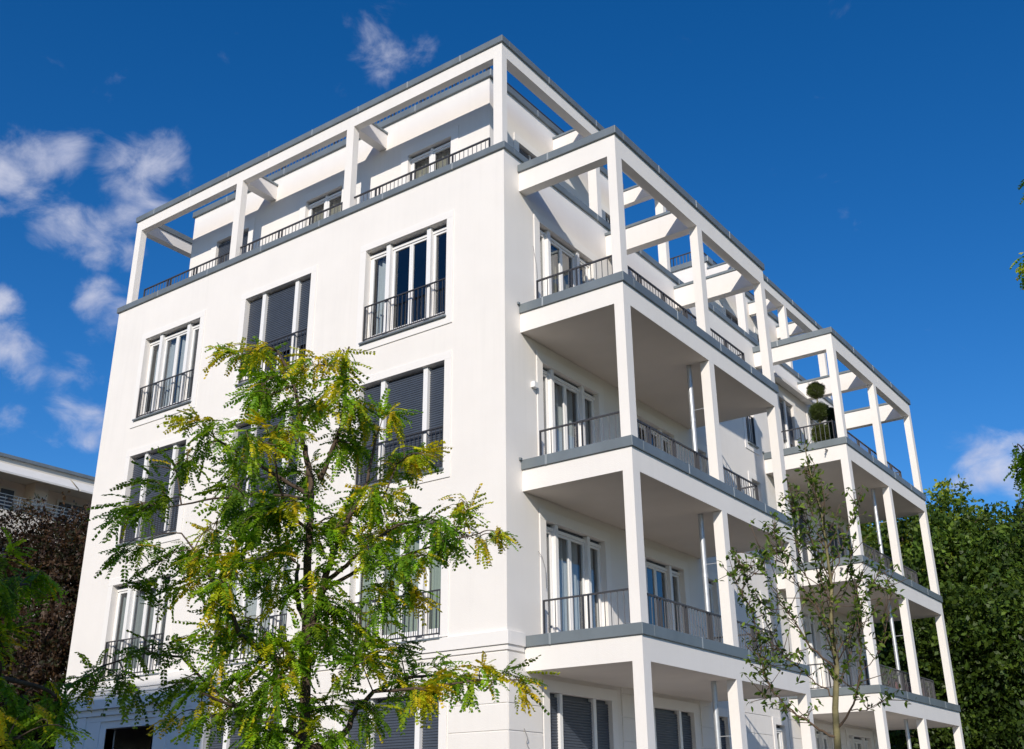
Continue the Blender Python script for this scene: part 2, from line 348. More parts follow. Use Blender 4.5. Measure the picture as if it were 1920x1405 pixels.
for y in (4.0, 7.35, 10.8, 12.6, 15.5): w.box(-1.69, -.28, y-.05, y+.05, .81, 13.4)
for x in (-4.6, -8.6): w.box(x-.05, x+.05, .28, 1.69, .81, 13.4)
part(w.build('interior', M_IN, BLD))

# parapet coping with seams
def coping(mb, x0, x1, y0, y1, z0, z1, seams=(), axis='x', lip=0):
    mb.box(x0, x1, y0, y1, z0, z1, 0)
    for sx in seams:
        if axis == 'x': mb.box(sx-.02, sx+.02, y0-.004, y1+.004, z0-.003, z1+.004, 1)
        else: mb.box(x0-.004, x1+.004, sx-.02, sx+.02, z0-.003, z1+.004, 1)
co = .05
w = MB()
coping(w, XW-co, co, -co, .32, ZC-.152, ZC, [XW+1.7+i*1.98 for i in range(6)], 'x')
coping(w, -.32, co, .321, YE+co, ZC-.152, ZC, [1.6+i*2.0 for i in range(9)], 'y')
coping(w, XW-co, -.321, YE-.32, YE+co, ZC-.152, ZC); coping(w, XW-co, XW+.32, .321, YE-.321, ZC-.152, ZC)
part(w.build('parapet_coping', [M_ZN, M_ZS], BLD, bevel=.006))

# string course and rustication grooves of the ground floor (grooves are thin recess strips modelled as dark joints)
w = MB(); w.box(XW-.06, .06, -.06, -.001, 4.29, 4.52); w.box(.001, .06, -.001, .465, 4.29, 4.52)
w.box(XW-.03, .03, -.03, -.001, 4.20, 4.288); w.box(.001, .03, -.001, .465, 4.20, 4.288)
part(w.build('string_course', M_TR, BLD, bevel=.006))
w = MB()
zs = [3.78, 3.345, 2.91, 2.475, 2.04]
spansL = [(-1.25, .012), (-5.2, -3.97), (-8.95, -7.85), (XW-.012, -12.42)]
for i, z in enumerate([4.19]+zs+[1.6]):
    if i == len(zs)+1: break
    pass
lv = [4.19]+zs+[1.6]
for side, spans in (('L', spansL), ('R', ((-.001, .985), (3.72, 4.33), (7.07, 7.74), (8.62, 10.85), (11.95, 13.5), (15.15, 15.95), (18.4, YE)))):
    for a, b in spans:
        w = MB(); bk = (-.012, -.001) if side == 'L' else (.001, .012)
        for q0, q1, z0, z1 in [(0, 1, lv[-1], lv[0]-.02)]+[(0, 2, lv[i+1], lv[i]-.02) for i in range(len(lv)-1)]:
            th = .010 if q1 == 1 else .022
            if side == 'L': w.box(a, b, -th, -.001 if q1 == 1 else -.0105, z0, z1)
            else: w.box(.001 if q1 == 1 else .0105, th, a, b, z0, z1)
        part(w.build('rusticated_panel', M_ST, BLD, bevel=.006))

# ---- windows of the street facade
for c, k, a, b, z0, z1 in LW:
    kw = dict(rail=True)
    if (c, k) == (0, 3): kw.update(curt=('white', [(.05, .22)]), label='window with clear dark glass and a sliver of white curtain')
    elif (c, k) == (1, 3): kw.update(shutter=[.72, .72, .72], label='window with shutters lowered to the railing')
    elif (c, k) == (2, 3): kw.update(curt=('white', [(.04, .25), (.28, .49), (.53, .74), (.8, .97)]), label='window with white curtains')
    elif k == 2: kw.update(shutter=1.0)
    elif c == 0: kw.update(curt=('green', [(.03, .99)]), label='window with sage green curtains drawn')
    else: kw.update(curt=('white' if c == 1 else 'grey', [(.03, .48), (.52, .97)]))
    if k == 1: kw.update(bottom_band=False)
    make_window(TF_L, a, b, z0, z1, **kw)
for c in (0, 1): make_window(TF_L, *LC[c], .7, GF_T, shutter=1.0, sill=False, bottom_band=False)

# ---- windows of the balcony facade
for nm, k, a, b, z0, z1 in RW:
    kw = dict(sill=False, bottom_band=False, surround=.20, depth=.11, mh=.05)
    if nm in 'AB': kw.update(mull=(.195, .735))
    if nm == 'C': kw.update(mull=(), sash=[1])
    if nm == 'D': kw.update(mull=(), sash=[1], rail=k > 0, sill=k > 0, bottom_band=k > 0, surround=.17)
    if nm == 'E': kw.update(mull=(.5,), sash=[1, 1])
    if nm == 'F': kw.update(mull=(.25, .75))
    if k == 0 and nm in 'ABC': kw.update(shutter=1.0)
    elif nm == 'A': kw.update(curt=(('beige' if k == 3 else 'white'), [(.03, .19), (.24, .50), (.52, .70), (.78, .97)]))
    elif nm == 'B': kw.update(curt=('grey', [(.03, .12), (.78, .95)]))
    elif nm == 'E': kw.update(shutter=.52 if k == 3 else (1.0 if k == 2 else None)) if k >= 2 else kw.update(curt=('white', [(.1, .4)]))
    elif nm == 'F' and k == 2: kw.update(shutter=1.0)
    elif nm == 'F': kw.update(curt=('grey', [(.05, .2), (.8, .95)]))
    make_window(TF_R, a, b, z0, z1, **kw)

# ---- railings
def rail_run(mb, p0, p1, z0, z1, bars=.118, posts=1.05, bottom=None, bw=.006):
    p0, p1 = Vector((*p0, 0)), Vector((*p1, 0)); L = (p1-p0).length; d = (p1-p0)/L; ax = abs(d.x) > abs(d.y)
    def bx(s0, s1, t, za, zb, mi=0):
        a, b = p0+d*s0, p0+d*s1
        if ax: mb.box(a.x, b.x, a.y-t, a.y+t, za, zb, mi)
        else: mb.box(a.x-t, a.x+t, a.y, b.y, za, zb, mi)
    bx(0, L, .02, z1-.028, z1)
    zb = bottom if bottom is not None else z0+.05
    bx(0, L, .012, zb, zb+.02)
    n = max(1, round(L/bars))
    ps = [] if not posts else [k*L/max(1, round(L/posts)) for k in range(max(1, round(L/posts))+1)]
    for k in range(n+1):
        s_ = min(max(L*k/n, .01), L-.01)
        if any(abs(s_-q) < .06 for q in ps): continue
        bx(s_-bw, s_+bw, bw, zb+.021, z1-.029, 1)
    for q in ps:
        for off in ((-.055, .055) if .1 < q < L-.1 else (0,)):
            c = min(max(q+off, .012), L-.012); bx(c-.010, c+.010, .022, z0, z1-.029)
# street-side parapet railings between the pergola posts, and the short one on the return
w = MB()
rail_run(w, (-12.30, .26), (-.55, .26), ZC-.02, 14.90, bottom=14.46)
rail_run(w, (-.42, 1.0), (-.42, 18.6), ZC-.02, 14.78, bottom=14.46)
part(w.build('parapet_railing', [M_RL, M_BAR], BLD))

# ---- set-back top storey
SB1 = (-11.85, -1.32, 1.27, 7.25); SB2 = (-11.85, -1.32, 12.45, 18.0); ZS = 17.63
sw = {}
def setback(x0, x1, y0, y1, frontwins, sidewins):
    m_ = MB(lambda u, w, z: (u, y0-w, z)); wall_grid(m_, x0, x1, 13.96, ZS-.17, frontwins, .2)
    m2 = MB(lambda u, w, z: (x1+w, u, z)); wall_grid(m2, y0, y1, 13.96, ZS-.17, sidewins, .2)
    m_.f += [[i+len(m_.v) for i in f] for f in m2.f]; m_.mi += m2.mi; m_.v += m2.v
    m3 = MB(); m3.face([(x0,y0,13.96),(x0,y1,13.96),(x0,y1,ZS-.17),(x0,y0,ZS-.17)]); m3.face([(x0,y1,13.96),(x1,y1,13.96),(x1,y1,ZS-.17),(x0,y1,ZS-.17)])
    m3.face([(x0+.02,y0+.02,ZS-.17),(x1-.02,y0+.02,ZS-.17),(x1-.02,y1-.02,ZS-.17),(x0+.02,y1-.02,ZS-.17)])
    m_.f += [[i+len(m_.v) for i in f] for f in m3.f]; m_.mi += m3.mi; m_.v += m3.v
    o = part(m_.build('penthouse', M_ST, BLD))
    c = MB(); coping(c, x0-.06, x1+.06, y0-.06, y0+.3, ZS-.172, ZS, [x0+1.4+i*2.3 for i in range(5)], 'x')
    coping(c, x1-.3, x1+.06, y0+.301, y1+.06, ZS-.172, ZS, [y0+1.9+i*2 for i in range(3)], 'y')
    coping(c, x0-.06, x0+.3, y0+.301, y1+.06, ZS-.172, ZS); coping(c, x0+.301, x1-.301, y1-.3, y1+.06, ZS-.172, ZS)
    c.build('coping', [M_ZN, M_ZS], o, bevel=.006)
    r_ = MB(); i_ = .34; zt = ZS+.55
    rail_run(r_, (x0+1.2, y0+i_), (x1-i_, y0+i_), ZS-.05, zt, bottom=ZS+.05, bw=.010); rail_run(r_, (x1-i_, y0+i_), (x1-i_, y1-i_), ZS-.05, zt, bottom=ZS+.05, bw=.010)
    r_.build('roof_railing', [M_RL, M_BAR], o)
    b = MB(); b.box(x0+.9, x1-.9, y0+.9, y1-.9, 14.0, ZS-.4); b.build('interior', M_IN, o)
    return o
FW = [(-3.76,-2.44), (-7.24,-5.95), (-10.72,-9.42)]
SW1 = [(2.40, 3.55), (6.30, 6.85)]; SW2 = [(13.55, 14.75), (15.95, 16.9)]
hole = lambda L: [(a, b, 14.05, 16.29) for a, b in L]
PH1 = setback(*SB1, hole(FW), hole(SW1)); PH2 = setback(*SB2, [], hole(SW2))
w = MB(); w.box(-11.8, -6.5, 7.26, 12.44, 13.96, 17.2); part(w.build('recessed_penthouse', M_ST, BLD))
for i, (a, b) in enumerate(FW):
    make_window(TF_L, a, b, 14.05, 16.29, mull=(.5,), sash=[1, 1], shutter=1.0 if i == 2 else None, curt=None if i == 2 else ('beige', [(.02, .98)]),
                surround=.22, plane=-1.27, sill=False, bottom_band=False, depth=.10, mh=.036)
for ys, x in ((SW1, -1.32), (SW2, -1.32)):
    for a, b in ys: make_window(TF_R, a, b, 14.05, 16.27, mull=(.5,), sash=[1, 1], shutter=1.0, surround=.19, plane=x, sill=False, bottom_band=False, depth=.10, mh=.036)

# ---- rooftop pergola
ZP0, ZP1 = 16.79, 17.268
pg = MB()
pg.box(-12.85, -.12, .12, .30, ZP0, ZP1-.16)
pg.box(-.35, -.12, .301, 19.05, ZP0, ZP1-.16)
pg.box(-12.85, -12.62, .301, 7.2, ZP0, ZP1-.16)
pg.box(-12.619, -11.86, 7.0, 7.2, ZP0, ZP1-.16)
cap = MB(); cs = .045
coping(cap, -12.85-cs, -.12+cs, .12-cs, .30+cs, ZP1-.158, ZP1, [-12.1+i*1.55 for i in range(8)], 'x')
coping(cap, -.35-cs, -.12+cs, .346, 19.05+cs, ZP1-.158, ZP1, [1.9+i*2.05 for i in range(9)], 'y')
coping(cap, -12.85-cs, -12.62+cs, .346, 7.2+cs, ZP1-.158, ZP1)
for x0 in (-4.72, -8.65):
    pg.box(x0, x0+.23, .301, 1.268, ZP0, ZP1-.07); cap.box(x0-.03, x0+.26, .346, 1.268, ZP1-.068, ZP1-.012)
for y0 in (3.90, 7.05, 12.46, 15.48, 17.8):
    x1 = -6.5 if False else -1.318
    pg.box(x1, -.351, y0, y0+.17, ZP0, ZP1-.07); cap.box(x1, -.396, y0-.03, y0+.20, ZP1-.068, ZP1-.012)
PG = part(pg.build('roof_pergola', M_ST, BLD)); cap.build('coping', [M_ZN, M_ZS], PG, bevel=.006)
for x0, y0 in [(-.35,.12), (-4.72,.12), (-8.65,.12), (-12.85,.12), (-.35,3.9), (-.35,7.31), (-.35,12.15), (-.35,15.49), (-.35,18.87), (-12.85,3.6), (-12.85,7.02)]:
    b = MB(); b.box(x0, x0+.23, y0, y0+.178, ZC, ZP0-.0002); b.build('post', M_ST, PG)

# ---- balconies, two stacks of three, each with a pergola on top
PJ = 2.31; CX = 2.12
def balcony(y0, y1, zc, ys, top, ground, lookname):
    """slab with fascia; coping, columns up to the next slab, railing and drainpipe are its sub-parts"""
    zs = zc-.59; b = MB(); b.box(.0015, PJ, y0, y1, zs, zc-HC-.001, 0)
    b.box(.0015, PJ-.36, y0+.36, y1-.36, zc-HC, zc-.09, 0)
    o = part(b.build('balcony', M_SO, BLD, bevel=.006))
    f = MB(); t = .012                                            # rendered outer fascia, same slab, stucco coat
    f.box(.0015, PJ+t, y0-t, y0-.0005, zs-.004, zc-HC-.002); f.box(PJ+.0005, PJ+t, y0-.0004, y1+.0004, zs-.004, zc-HC-.002); f.box(.0015, PJ+t, y1+.0005, y1+t, zs-.004, zc-HC-.002)
    f.build('fascia', M_ST, o)
    c = MB(); e = .05
    coping(c, .0015, PJ+e, y0-e, y0+.35, zc-HC, zc, [.55], 'x'); coping(c, PJ-.35, PJ+e, y0+.351, y1-.351, zc-HC, zc, [y0+2.1, y0+4.05, y0+5.6], 'y')
    coping(c, .0015, PJ+e, y1-.35, y1+e, zc-HC, zc)
    c.box(-.02+.022, .04, y0-.12, y0-.051, zc-.02, zc+.03, 0)
    c.build('coping', [M_ZN, M_ZS], o, bevel=.006)
    r_ = MB(); zr = zc+.67; i = .40
    rail_run(r_, (.13, y0+i), (PJ-i, y0+i), zc-.02, zr, posts=.95, bottom=zc+.06, bars=.125)
    rail_run(r_, (PJ-i, y0+i+.03), (PJ-i, y1-.75), zc-.02, zr, posts=.95, bottom=zc+.06)
    rail_run(r_, (PJ-i-.03, y1-.75), (.13, y1-.75), zc-.02, zr, posts=.95, bottom=zc+.06)
    r_.build('railing', [M_RL, M_BAR], o)
    zt = zc+H-.59 if not top else 13.49
    for y in ys:
        q = MB(); ya = y-.0115 if y == ys[0] else y; yb = y+.23+(.0115 if y == ys[-1] else 0)
        q.box(CX, PJ+(.0115 if not top else 0), ya if not top else y, yb if not top else y+.23, zc+.0005, zt-(.0045 if not top else .0002)); q.build('column', M_ST, o)
    if not top:
        d = MB(); yy = ys[1]+.03; n = 14
        d.tube([(1.84, yy, zc-.02), (1.84, yy, zt)], .052, n); d.tube([(1.84, yy, zc+1.35), (1.84, yy, zc+1.42)], .058, n)
        d.box(1.89, CX, yy-.006, yy+.006, zc+1.60, zc+1.612)
        d.build('drainpipe', M_GA, o, smooth=False)
    return o
def pergola(y0, y1, ys, mids):
    zt = 14.104; zb = 13.49; p = MB(); c = MB(); e = .045
    p.box(.0015, PJ, y0, y0+.23, zb, zt-.17); p.box(CX, PJ, y0+.231, y1, zb, zt-.17); p.box(.0015, CX-.001, y1-.23, y1, zb, zt-.08)
    coping(c, .0015, PJ+e, y0-e, y0+.23+e, zt-.168, zt, [.75], 'x'); coping(c, CX-e, PJ+e, y0+.276, y1+e, zt-.168, zt, [y0+1.75, y0+3.45, y0+5.15], 'y')
    c.box(.0015, CX-e-.002, y1-.26, y1+.03, zt-.078, zt-.012)
    for y in mids:
        p.box(.0015, CX-.001, y, y+.23, zb, zt-.08); c.box(.0015, CX-e-.002, y-.03, y+.26, zt-.078, zt-.012)
    o = part(p.build('balcony_pergola', M_ST, BLD)); c.build('coping', [M_ZN, M_ZS], o, bevel=.006)
Y1, Y2 = (.517, 7.59), (12.21, 19.29)
C1 = (.517, 3.98, 7.36); C2 = (12.21, 15.56, 19.06)
for (a, b), cs_ in ((Y1, C1), (Y2, C2)):
    for k in range(3): balcony(a, b, ZB[k], cs_, k == 2, False, '')
    for y in cs_:
        q = MB(); q.box(CX, PJ+.0115, y-(.0115 if y == cs_[0] else 0), y+.23+(.0115 if y == cs_[-1] else 0), .3, ZB[0]-.5945); part(q.build('column', M_ST, BLD))
    d = MB(); yy = cs_[1]+.03; d.tube([(1.84, yy, .3), (1.84, yy, ZB[0]-.59)], .052, 14); d.tube([(1.84, yy, 2.6), (1.84, yy, 2.67)], .058, 14)
    d.box(1.89, CX, yy-.006, yy+.006, 2.9, 2.912); part(d.build('drainpipe', M_GA, BLD))
    t_ = MB(); t_.box(.0015, PJ+.15, a-.1, b+.1, .02, .90); t_.box(.0015, PJ+.2, a-.15, b+.15, .901, .95); part(t_.build('ground_terrace', M_ST, BLD, bevel=.006))
pergola(*Y1, C1, (C1[1],)); pergola(*Y2, C2, (C2[1],))

# ---- fittings on the balcony facade
b = MB(); b.box(.0015, .09, .83, .95, 9.24, 9.36); part(b.build('wall_light', M_CAP, BLD, bevel=.006))
b = MB()
b.tube([(.03, .95, 12.40), (.045, .98, 12.2), (.05, 1.03, 12.0), (.04, 1.08, 11.7)], .006, 5); b.tube([(.03, .93, 6.05), (.06, 1.02, 5.95), (.08, 1.08, 5.75), (.06, 1.13, 5.4)], .006, 5)
b.tube([(.03, .42, 2.95), (.08, .45, 2.8), (.04, .47, 2.72), (.09, .5, 2.6), (.06, .40, 2.5)], .008, 5); b.tube([(.03, 7.2, 5.5), (.07, 7.35, 5.45), (.06, 7.5, 5.2)], .006, 5)
part(b.build('cable_end', M_CAB, BLD))
for z, y, in ((10.57, 12.19), (7.37, 12.19)):
    b = MB(); b.tube([(1.80, y, z+.03), (1.80, y-.13, z+.02), (1.82, y-.15, z-.0), (1.80, y-.155, z-.05)], .026, 10); part(b.build('overflow_spout', M_CAB, BLD))
aw = MB(TF_R); aw.box(13.3, 16.15, .02, .20, 13.50, 13.64); aw.box(13.3, 16.15, .201, .26, 13.47, 13.53); aw.tube([(13.3, .11, 13.66), (16.15, .11, 13.66)], .06, 10)
part(aw.build('roller_awning', M_AW, BLD, bevel=.004))
b = MB(); b.box(.0015, .10, 15.45, 15.56, 11.9, 12.12); part(b.build('meter_box', M_CAP, BLD, bevel=.005))

# ---- entrance portal in the street facade
p = MB(TF_L)
p.box(-12.42, -12.18, .001, .10, .02, 3.88); p.box(-12.179, -11.80, .001, .06, .02, 3.74); p.box(-11.799, -11.28, .001, .03, .02, 3.70)
p.box(-9.10, -8.86, .001, .06, .02, 3.74); p.box(-8.859, -7.9, .001, .03, .02, 3.70) if False else None
p.box(-11.279, -11.07, -.22, .015, .02, 3.47); p.box(-9.33, -9.101, -.22, .03, .02, 3.62)
p.box(-12.5, -8.8, .001, .16, 3.885, 4.09); p.box(-12.179, -9.0, .001, .085, 3.745, 3.884); p.box(-11.799, -9.101, .0012, .035, 3.62, 3.744)
p.box(-8.12, -7.88, .001, .06, .02, 3.9)
PO = part(p.build('entrance_portal', M_TR, BLD, bevel=.006))
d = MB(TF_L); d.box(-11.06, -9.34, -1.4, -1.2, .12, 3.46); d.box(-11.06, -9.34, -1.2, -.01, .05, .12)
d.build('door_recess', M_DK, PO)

# ------------------------------------------------------------------ planting on the balcony
def leaf_obj(name, V, F, tint, parent, matl=None):
    V = np.asarray(V, np.float32).reshape(-1, 3); nf = len(F)
    me = bpy.data.meshes.new(name); me.vertices.add(len(V)); me.vertices.foreach_set('co', V.ravel())
    F = np.asarray(F, np.int32); k = F.shape[1]
    me.loops.add(nf*k); me.polygons.add(nf)
    me.polygons.foreach_set('loop_start', np.arange(nf, dtype=np.int32)*k)
    me.loops.foreach_set('vertex_index', F.ravel())
    at_ = me.attributes.new('tint', 'FLOAT_COLOR', 'FACE'); c4 = np.ones((nf, 4), np.float32); c4[:, :3] = tint; at_.data.foreach_set('color', c4.ravel())
    me.update(calc_edges=True); me.materials.append(matl or M_LF)
    o = bpy.data.objects.new(name, me); col.objects.link(o)
    if parent: o.parent = parent
    return o
nr = np.random.default_rng(11)
def rot_basis(d, roll):
    """rows: x along d, y, z for arrays of directions"""
    d = d/np.linalg.norm(d, axis=1, keepdims=True); ref = np.tile(np.array([0, 0, 1.]), (len(d), 1)); ref[np.abs(d[:, 2]) > .97] = (1, 0, 0)
    y = np.cross(ref, d); y /= np.linalg.norm(y, axis=1, keepdims=True); z = np.cross(d, y)
    c, s_ = np.cos(roll)[:, None], np.sin(roll)[:, None]
    return d, y*c+z*s_, -y*s_+z*c
def scatter(proto, pos, d, roll, size, tint):
    """proto: list of (verts, quads); returns merged arrays"""
    VV, FF, TT = [], [], []; off = 0
    which = nr.integers(len(proto), size=len(pos))
    for k, (pv, pf) in enumerate(proto):
        i = np.where(which == k)[0]
        if not len(i): continue
        X, Y, Z = rot_basis(d[i], roll[i]); s_ = size[i][:, None, None]
        P_ = pos[i][:, None, :] + s_*(pv[None, :, 0:1]*X[:, None]+pv[None, :, 1:2]*Y[:, None]+pv[None, :, 2:3]*Z[:, None])
        VV.append(P_.reshape(-1, 3)); f = pf[None]+(np.arange(len(i))*len(pv))[:, None, None]+off; FF.append(f.reshape(-1, 4)); off += len(i)*len(pv)
        t = np.repeat(tint[i][:, None, :], len(pf), 1); t = t*nr.uniform(.82, 1.18, (t.shape[0], t.shape[1], 1)); TT.append(t.reshape(-1, 3))
    return np.concatenate(VV), np.concatenate(FF), np.concatenate(TT)
def diamond(c, d, n, l, w):
    c, d, n = np.array(c, float), np.array(d, float), np.array(n, float); d /= np.linalg.norm(d); s_ = np.cross(n, d); s_ /= np.linalg.norm(s_)
    return [c, c+d*l*.45+s_*w, c+d*l, c+d*l*.45-s_*w]
def needle_proto():
    out = []
    for k in range(3):
        V, F = [], []
        for j in range(7):
            a = nr.uniform(0, 6.28); e = nr.uniform(.2, 1.2); dd = (math.cos(e), math.sin(e)*math.cos(a), math.sin(e)*math.sin(a))
            F.append([len(V)+q for q in range(4)]); V += diamond((0, 0, 0), dd, nr.normal(size=3), 1, .07)
        out.append((np.array(V), np.array(F)))
    return out
NEED = needle_proto()
def ball(c, r, n, size, tint):
    d = nr.normal(size=(n, 3)); d /= np.linalg.norm(d, axis=1, keepdims=True); rr = r*nr.uniform(.35, 1.2, n)**.5*(1+.16*np.sin(d[:, 0]*7+c[2])*np.cos(d[:, 1]*6))
    pos = np.array(c)+d*rr[:, None]*np.array([1, 1, .95])
    return pos, d+nr.normal(size=(n, 3))*.5, np.full(n, size)*nr.uniform(.7, 1.2, n), np.array(tint)*nr.uniform(.6, 1.4, (n, 1))
TPX, TPY = 1.30, 13.35
topi = tag(empty('topiary_tree', (TPX, TPY, 10.95)), 'three-ball clipped pine topiary on a bare stem at the balcony corner', 'topiary')
ps = [ball((0, 0, 1.87), .215, 1500, .06, (.085, .115, .028)), ball((.02, 0, 1.20), .245, 1900, .062, (.07, .10, .024)), ball((.02, 0, .52), .27, 1700, .065, (.08, .105, .024))]
V, F, T = scatter(NEED, *[np.concatenate([q[i] for q in ps]) for i in (0, 1)], nr.uniform(0, 6.28, sum(len(q[0]) for q in ps)), np.concatenate([q[2] for q in ps]), np.concatenate([q[3] for q in ps]))
leaf_obj('foliage_balls', V, F, T, topi)
b = MB(); b.tube([(0, 0, .02), (.015, 0, .6), (-.01, .01, 1.2), (.01, 0, 1.75)], [.035, .03, .026, .018], 8)
for a in range(5): b.tube([(0, 0, 1.58), (.12*math.cos(a*1.3), .12*math.sin(a*1.3), 1.78)], [.012, .006], 5)
b.build('stem', M_BK2, topi, smooth=True)
con = tag(empty('potted_conifer', (1.62, 13.5, 10.95)), 'blue-green conical conifer beside the clipped topiary pine', 'conifer')
n = 2400; h = nr.uniform(0, 1, n)**1.3; a = nr.uniform(0, 6.28, n); rr = (.30*(1-h)+.03)*np.sqrt(nr.uniform(.3, 1, n)); pos = np.stack([rr*np.cos(a), rr*np.sin(a), .1+h*1.15], 1)
d = np.stack([np.cos(a), np.sin(a), np.full(n, .5)], 1)+nr.normal(size=(n, 3))*.3
V, F, T = scatter(NEED, pos, d, nr.uniform(0, 6.28, n), np.full(n, .085), np.array((.022, .055, .035))*nr.uniform(.6, 1.4, (n, 1))); leaf_obj('foliage', V, F, T, con)
b = MB(); b.tube([(0, 0, 0), (0, 0, 1.0)], [.03, .01], 6); b.build('trunk', M_BK, con)
tr = MB(); tr.box(.55, 1.82, 12.95, 13.7, 10.79, 10.98); tag(tr.build('planter_trough', M_CAP, bevel=.01), 'low white planter trough behind the balcony railing under the topiary', 'planter')
pk = MB()
for k in range(26): pk.box(1.70+.02*math.sin(k*1.9), 1.715+.02*math.sin(k*1.9), 15.0+k*.125, 15.1+k*.125, 4.45, 4.86+.05*math.sin(k*2.7))
tag(pk.build('privacy_screen', M_PK), 'faded red slatted screen low behind a first floor balcony railing', 'screen')

# ------------------------------------------------------------------ trees
def frond_proto(nv=14, pairs=9, ll=.20, lw=.060, droop=.30):
    out = []
    for k in range(nv):
        V, F = [], []; dr = droop*nr.uniform(.4, 1.5); side = nr.uniform(-.35, .35)
        P_ = lambda t: np.array([t, side*t*t, -dr*t*t])
        for j in range(pairs):
            t = .12+.88*j/(pairs-1); c = P_(t); tg = P_(t+.02)-P_(t-.02); tg /= np.linalg.norm(tg); sz = ll*(1-.45*abs(t-.5)*1.2)*nr.uniform(.85, 1.1)
            for s_ in (-1, 1):
                if nr.random() < .06: continue
                dd = tg*nr.uniform(.35, .8)+np.array([0, s_, 0])*.85+np.array([0, 0, -.25+nr.uniform(-.2, .2)]); nn = np.array([nr.uniform(-.4, .4), s_*.25+nr.uniform(-.3, .3), 1]); sz *= nr.uniform(.8, 1.15)
                F.append([len(V)+q for q in range(4)]); V += diamond(c, dd, nn, sz, lw)
        # rachis
        for j in range(4):
            a, c = P_(j*.25), P_((j+1)*.25); F.append([len(V)+q for q in range(4)]); V += [a+[0, .005, 0], c+[0, .005, 0], c-[0, .005, 0], a-[0, .005, 0]]
        out.append((np.array(V), np.array(F)))
    return out
FROND = frond_proto()
def simple_leaf(nv=4, ll=1., lw=.24):
    out = []
    for k in range(nv):
        b = nr.uniform(.1, .35); V = [[0,0,0],[.3,lw*.85,.05],[.68,lw*.8,-.02],[1,0,-b],[.68,-lw*.8,-.02],[.3,-lw*.85,.05],[.35,0,-.06],[.7,0,-b*.55]]
        out.append((np.array(V)*ll, np.array([[0,6,1,1],[1,6,7,2],[2,7,3,3],[0,5,6,6],[5,4,7,6],[4,3,7,7]])))
    return out
def fixdeg(pf): return pf
def cluster_proto(nv=6, n=7, w=.30):
    out = []
    for k in range(nv):
        V, F = [], []
        for j in range(n):
            c = nr.normal(size=3)*.55; dd = nr.normal(size=3)+np.array([.5, 0, -.3]); nn = nr.normal(size=3)+np.array([0, 0, 1.2])
            F.append([len(V)+q for q in range(4)]); V += diamond(c, dd, nn, 1.0, w)
        out.append((np.array(V), np.array(F)))
    return out
CLUS = cluster_proto()
GREENS = np.array([(.15, .30, .013), (.21, .37, .015), (.09, .20, .012), (.29, .42, .018), (.15, .29, .02)])
YELS = np.array([(.60, .52, .018), (.52, .52, .016), (.66, .50, .02), (.42, .48, .016)])

